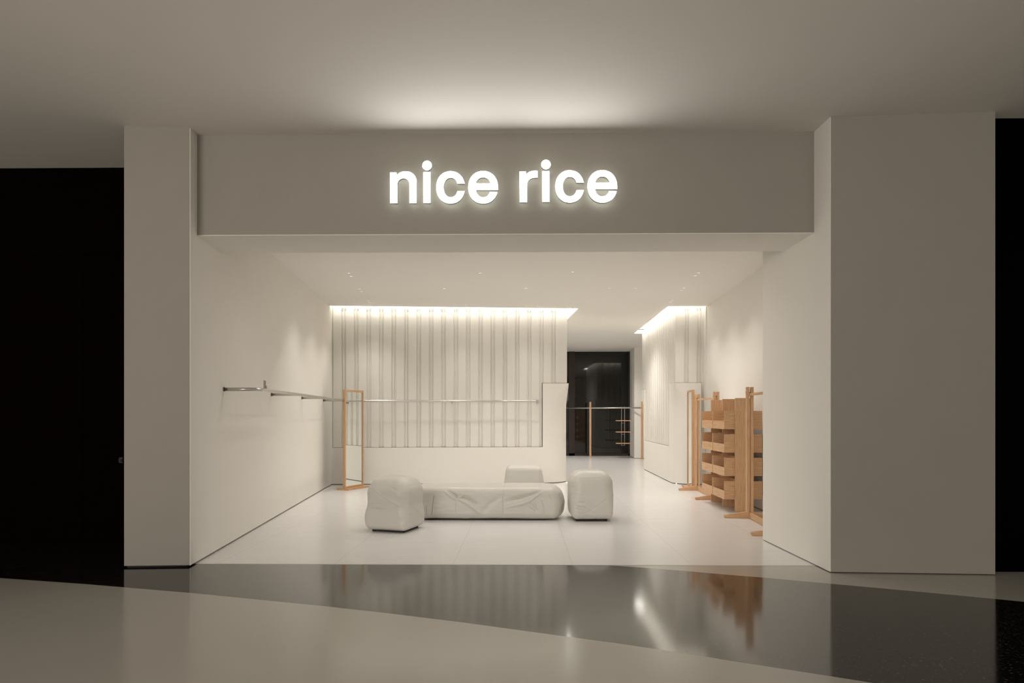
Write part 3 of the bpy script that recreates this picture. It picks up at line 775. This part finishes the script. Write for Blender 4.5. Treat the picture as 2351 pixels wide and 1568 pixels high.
# tiny floor lights
for (px, py, s) in ((1301, 1108.5, 'tiny bright dot lamp on the floor at the foot of the left column'), (1552.5, 1111, 'tiny bright dot lamp on the floor before the right column')):
    c = onz(px, py); th = thing('floor_lamp_dot', s, 'lamp', (c.x, c.y, 0))
    bm = bmesh.new(); bmesh.ops.create_uvsphere(bm, u_segments=12, v_segments=8, radius=.009)
    for v in bm.verts: v.co.z = max(v.co.z, -.004) + .004
    link('lens', bm, M['dot'], th, smooth=True)

# ------------------------------------------------------------ soft seating
def soft_block(dims, rad, N, disp, rb=None):
    """rounded block centred on x,y, base at z0; disp(p, n) returns an outward offset"""
    hx_, hy_, hz_ = dims[0] / 2, dims[1] / 2, dims[2] / 2; rb = rad if rb is None else rb
    bm = bmesh.new(); cache = {}
    def P(a, b, c):   # point on unit cube surface -> rounded box
        key = (round(a, 5), round(b, 5), round(c, 5))
        if key in cache: return cache[key]
        q_ = Vector((a * hx_, b * hy_, c * hz_)); k_ = (c + 1) / 2; k_ = k_ * k_ * (3 - 2 * k_); r = rb + (rad - rb) * k_
        inner = Vector((max(-hx_ + r, min(hx_ - r, q_.x)), max(-hy_ + r, min(hy_ - r, q_.y)), max(-hz_ + r, min(hz_ - r, q_.z))))
        dv = q_ - inner
        n_ = dv.normalized() if dv.length > 1e-6 else Vector((0, 0, 1))
        p = inner + n_ * r
        p = p + n_ * disp(p, n_)
        v = bm.verts.new((p.x, p.y, p.z + hz_)); cache[key] = v; return v
    def grid(fn, nu, nv):
        for i in range(nu):
            for j in range(nv):
                u0, u1 = -1 + 2 * i / nu, -1 + 2 * (i + 1) / nu; w0_, w1_ = -1 + 2 * j / nv, -1 + 2 * (j + 1) / nv
                bm.faces.new((P(*fn(u0, w0_)), P(*fn(u1, w0_)), P(*fn(u1, w1_)), P(*fn(u0, w1_))))
    nx, ny, nz = [max(8, int(N * s / max(dims))) for s in dims]
    for s in (-1, 1):
        grid(lambda u, w_: (s, u, w_), ny, nz); grid(lambda u, w_: (u, s, w_), nx, nz); grid(lambda u, w_: (u, w_, s), nx, ny)
    return bm
def seg_dist(p, a, b):
    ab = b - a; t_ = max(0, min(1, (p - a).dot(ab) / ab.length_squared)); return (p - (a + ab * t_)).length, t_
def crease(p, pts, w, dpt):
    best = 9; bt = 0
    for i in range(len(pts) - 1):
        dd_, tt_ = seg_dist(p, pts[i], pts[i + 1])
        if dd_ < best: best = dd_; bt = (i + tt_) / (len(pts) - 1)
    if best > 3 * w: return 0.0
    if w >= .009: dpt = dpt * min(1.0, max(0.0, 3.5 * min(bt, 1 - bt) + .12))
    return dpt * math.exp(-(best / w) ** 2)
V = Vector
def seams_total(p, items):
    s = 0.0
    for pts, w, dpt in items: s += crease(p, pts, w, dpt)
    return s

def make_pouf(kind, loc, rz, label, dims=(.56, .56, .615)):
    hx_, hy_, hz_ = [x / 2 for x in dims]
    items = []
    def front(u, w): return V((u * hx_, -hy_, w * hz_))   # face -Y
    def left(u, w): return V((-hx_, u * hy_, w * hz_))
    def right(u, w): return V((hx_, u * hy_, w * hz_))
    ring = [V((math.cos(a_) * hx_ * .72, math.sin(a_) * hy_ * .72, hz_ - .008)) for a_ in [2 * PI * k / 24 for k in range(25)]]
    items.append((ring, .005, -.0035))
    if kind == 'a':
        items.append(([front(-.72, .78), front(-.45, .5), front(-.1, .26), front(.35, .06), front(.8, -.08)], .006, -.006))
        items.append(([front(-.70, .83), front(-.43, .55), front(-.08, .31), front(.37, .11), front(.78, -.04)], .007, .004))
        for k in range(5): items.append(([front(-1.0, .06 - .1 * k), front(-.5, .12 - .10 * k), front(.1, .1 - .11 * k)], .016, (-.005, .005, -.007, .004, -.003)[k]))
        items.append(([front(.0, .85), front(.4, .62), front(.7, .55)], .014, -.005)); items.append(([front(.1, .92), front(.45, .72), front(.8, .66)], .012, .004))
        items.append(([right(-.4, -.1), right(.4, -.55)], .007, -.004))
        items.append(([front(.9, .3), front(.95, -.1)], .10, -.010)); items.append(([front(.62, .35), front(.6, -.05)], .10, -.009))
        items.append(([front(.55, -.3), front(.8, -.75)], .08, -.007))
        for k in range(5): items.append(([front(.45 + .09 * k, -.86), front(.42 + .10 * k, -.98)], .006, (-.004, .004)[k % 2]))
        items.append(([left(.95, -.05), left(-.2, .0)], .05, -.012))
    else:
        items.append(([front(-.95, -.62), front(-.55, -.73), front(-.1, -.62), front(.4, -.3), front(.85, .02), right(-.9, .12), right(.5, .4)], .005, -.005))
        items.append(([front(-.98, -.18), front(-.84, -.34), front(-.8, -.5)], .010, -.010))
        items.append(([front(-.72, -.28), front(-.35, -.26)], .014, -.007)); items.append(([front(-.74, -.40), front(-.4, -.38), front(-.2, -.5)], .013, .006))
        items.append(([front(-.76, -.36), front(-.5, -.33)], .010, .006)); items.append(([front(-.9, -.5), front(-.55, -.6)], .012, -.005))
        for k in range(4): items.append(([front(-.85 + .02 * k, .62 - .09 * k), front(-.72 + .02 * k, .66 - .08 * k)], .007, (-.003, .003)[k % 2]))
        items.append(([front(-.4, -.7), front(.2, -.86), front(.6, -.8)], .02, .004))
    seed = {'a': 1.7, 'b': 9.2, 'c': 23.0}[kind]
    def disp(p, n):
        z = p.z / hz_; s = 0.0
        if kind == 'a':
            s += (-.007 * math.exp(-((z + .05) / .2) ** 2) + (.006 + .014 * max(0.0, min(1.0, (.8 - n.x) / 1.4))) * math.exp(-((z + .5) / .35) ** 2) + .008 * math.exp(-((z - .4) / .3) ** 2)) * (1 - abs(n.z)) ** .5
            if z > .5: s -= .02 * (z - .5) * (1 - abs(n.z))
        elif kind == 'b': s += .018 * (1 - z * z) * (1 - abs(n.z)) - .004
        else: s += .02 * (1 - z) * (1 - abs(n.z)) - .025 * max(0, z)
        if n.z > .5: s += .012 * (1 - (p.x / hx_) ** 2) * (1 - (p.y / hy_) ** 2)
        q_ = V((p.x * 4, p.y * 4, p.z * 9)) + V((seed, 0, 0))
        s += .0035 * noise.noise(q_) + .0016 * noise.noise(q_ * 3.1)
        return s + seams_total(p, items)
    t = thing('pouf', label, 'pouf', (loc[0], loc[1], 0), rz, 'off-white leather poufs around the bench')
    o = link('cushion', soft_block(dims, .16 if kind != 'c' else .09, 120, disp, .075), M['leather'], t, smooth=True); o.location = (0, 0, .022)
    bm = bmesh.new(); prism(bm, [(-hx_ + .10, -hy_ + .065), (hx_ - .10, -hy_ + .065), (hx_ - .065, -hy_ + .10), (hx_ - .065, hy_ - .10), (hx_ - .10, hy_ - .065), (-hx_ + .10, hy_ - .065), (-hx_ + .065, hy_ - .10), (-hx_ + .065, -hy_ + .10)], .008, .05)
    link('base', bm, M['black'], t)
    for sx_0 in (-1, 1):
        for sy_0 in (-1, 1):
            bm = bmesh.new(); tube(bm, [(sx_0 * (hx_ - .09), sy_0 * (hy_ - .09), 0), (sx_0 * (hx_ - .09), sy_0 * (hy_ - .09), .03)], .022, 14); link('leg', bm, M['black'], t)
    return t
# left pouf: turned; right and rear ones square on
cl_ = g(908, 1222); make_pouf('a', (-1.555, 8.33), math.radians(-16), 'crumpled off-white leather pouf left of the bench, turned at an angle')
make_pouf('b', (.905, 9.20), math.radians(2), 'smooth off-white leather pouf right of the bench before the passage', (.545, .55, .63))
make_pouf('c', (.02, 10.95), math.radians(0), 'off-white leather pouf behind the bench, its lower half hidden', (.60, .5, .585))

# bench
BL, BD, BH = 2.06, .76, .41
items = []
def fr(u, w): return V((u * BL / 2, -BD / 2, w * BH / 2))
def tp(u, w): return V((u * BL / 2, w * BD / 2, BH / 2))
def seam_at(u, u2=None):
    u2 = u if u2 is None else u2
    return [fr(u2, -1), fr((u + u2) / 2, 0), fr(u, .8), V((u * BL / 2, -BD / 2 + .05, BH / 2 - .02)), tp(u, -.6), tp(u, 0), tp(u + .02, .9)]
bx = lambda px: ((px - 1127.5) / 167.5)
def f2(px, py): return fr(bx(px), 1 - 2 * (py - 1122) / 70.0)
items.append((seam_at(bx(1064), bx(1063)), .005, -.006)); items.append((seam_at(bx(1165), bx(1164)), .005, -.008))
items.append(([f2(1009, 1140), f2(1004, 1165), f2(1000, 1191)], .006, -.012)); items.append(([f2(983, 1162), f2(981, 1182)], .005, -.009))
items.append(([f2(1251, 1150), f2(1257, 1166), f2(1260, 1190)], .005, -.008)); items.append(([f2(1274, 1136), f2(1277, 1148)], .005, -.005))
# folds: deep soft furrows with ridges beside them
items.append(([f2(1042, 1124), f2(1056, 1134), f2(1066, 1143)], .022, -.026)); items.append(([f2(1036, 1125), f2(1052, 1139), f2(1064, 1148)], .014, .014))
items.append(([f2(1072, 1140), f2(1090, 1146), f2(1108, 1160)], .026, -.026)); items.append(([f2(1068, 1147), f2(1086, 1155), f2(1104, 1169), f2(1118, 1182)], .013, .018))
items.append(([f2(1120, 1180), f2(1134, 1160), f2(1160, 1142)], .030, -.012))
items.append(([f2(1168, 1152), f2(1200, 1144), f2(1232, 1134), f2(1255, 1126)], .024, -.028)); items.append(([f2(1168, 1166), f2(1205, 1157), f2(1222, 1150), f2(1240, 1138), f2(1262, 1127)], .012, .018))
items.append(([f2(1222, 1153), f2(1232, 1163), f2(1246, 1178)], .014, -.010)); items.append(([f2(1228, 1150), f2(1238, 1162)], .010, .010)); items.append(([f2(1216, 1156), f2(1230, 1168), f2(1240, 1172)], .010, .008))
for k in range(6):
    a_ = -1.9 + k * .42
    items.append(([f2(1066, 1146), f2(1066 + 15 * math.cos(a_), 1146 + 13 * math.sin(a_))], .006, (-.006, .005)[k % 2]))
for k in range(3): items.append(([f2(1104 + 20 * k, 1130), f2(1122 + 20 * k, 1133 + k)], .012, .004))
def dispb(p, n):
    s = 0.0
    if n.z > .5: s += .012 * (1 - (p.x / (BL / 2)) ** 4) * (1 - (p.y / (BD / 2)) ** 2)
    q_ = V((p.x * 3, p.y * 5, p.z * 7)) + V((5.1, 2, 0))
    s += .005 * noise.noise(q_) + .0018 * noise.noise(q_ * 3.3)
    fac = 1.0
    return s + seams_total(p, items) * fac
bench = thing('bench', 'long low off-white leather bench with wrinkled seamed sides', 'bench', (-.49, 9.38, 0), math.radians(0.4))
bm = soft_block((BL, BD, BH), .085, 420, dispb)
# rounded plan at both ends, swelling right flank
for v in bm.verts:
    xx = v.co.x / (BL / 2); yy = v.co.y / (BD / 2); zz_ = (v.co.z - BH / 2) / (BH / 2)
    if xx > .6: v.co.x -= .10 * (yy * yy) * ((xx - .6) / .4) ** 1.0 ; v.co.x += (.035 * (1 - zz_ * zz_) - .04 * max(0, zz_)) * ((xx - .6) / .4)
    if xx < -.6: v.co.x += .16 * (yy * yy) * ((-xx - .6) / .4)
    v.co.y += .05 * max(0, -xx - .55) ** 2 * (1 if v.co.y < 0 else 0)
o = link('cushion', bm, M['leather'], bench, smooth=True); o.location = (0, 0, .018)
bm = bmesh.new(); prism(bm, [(-.76, -.30), (.76, -.30), (.86, -.18), (.86, .18), (.76, .30), (-.76, .30), (-.85, .18), (-.85, -.18)], 0.0, .045); link('base', bm, M['black'], bench)
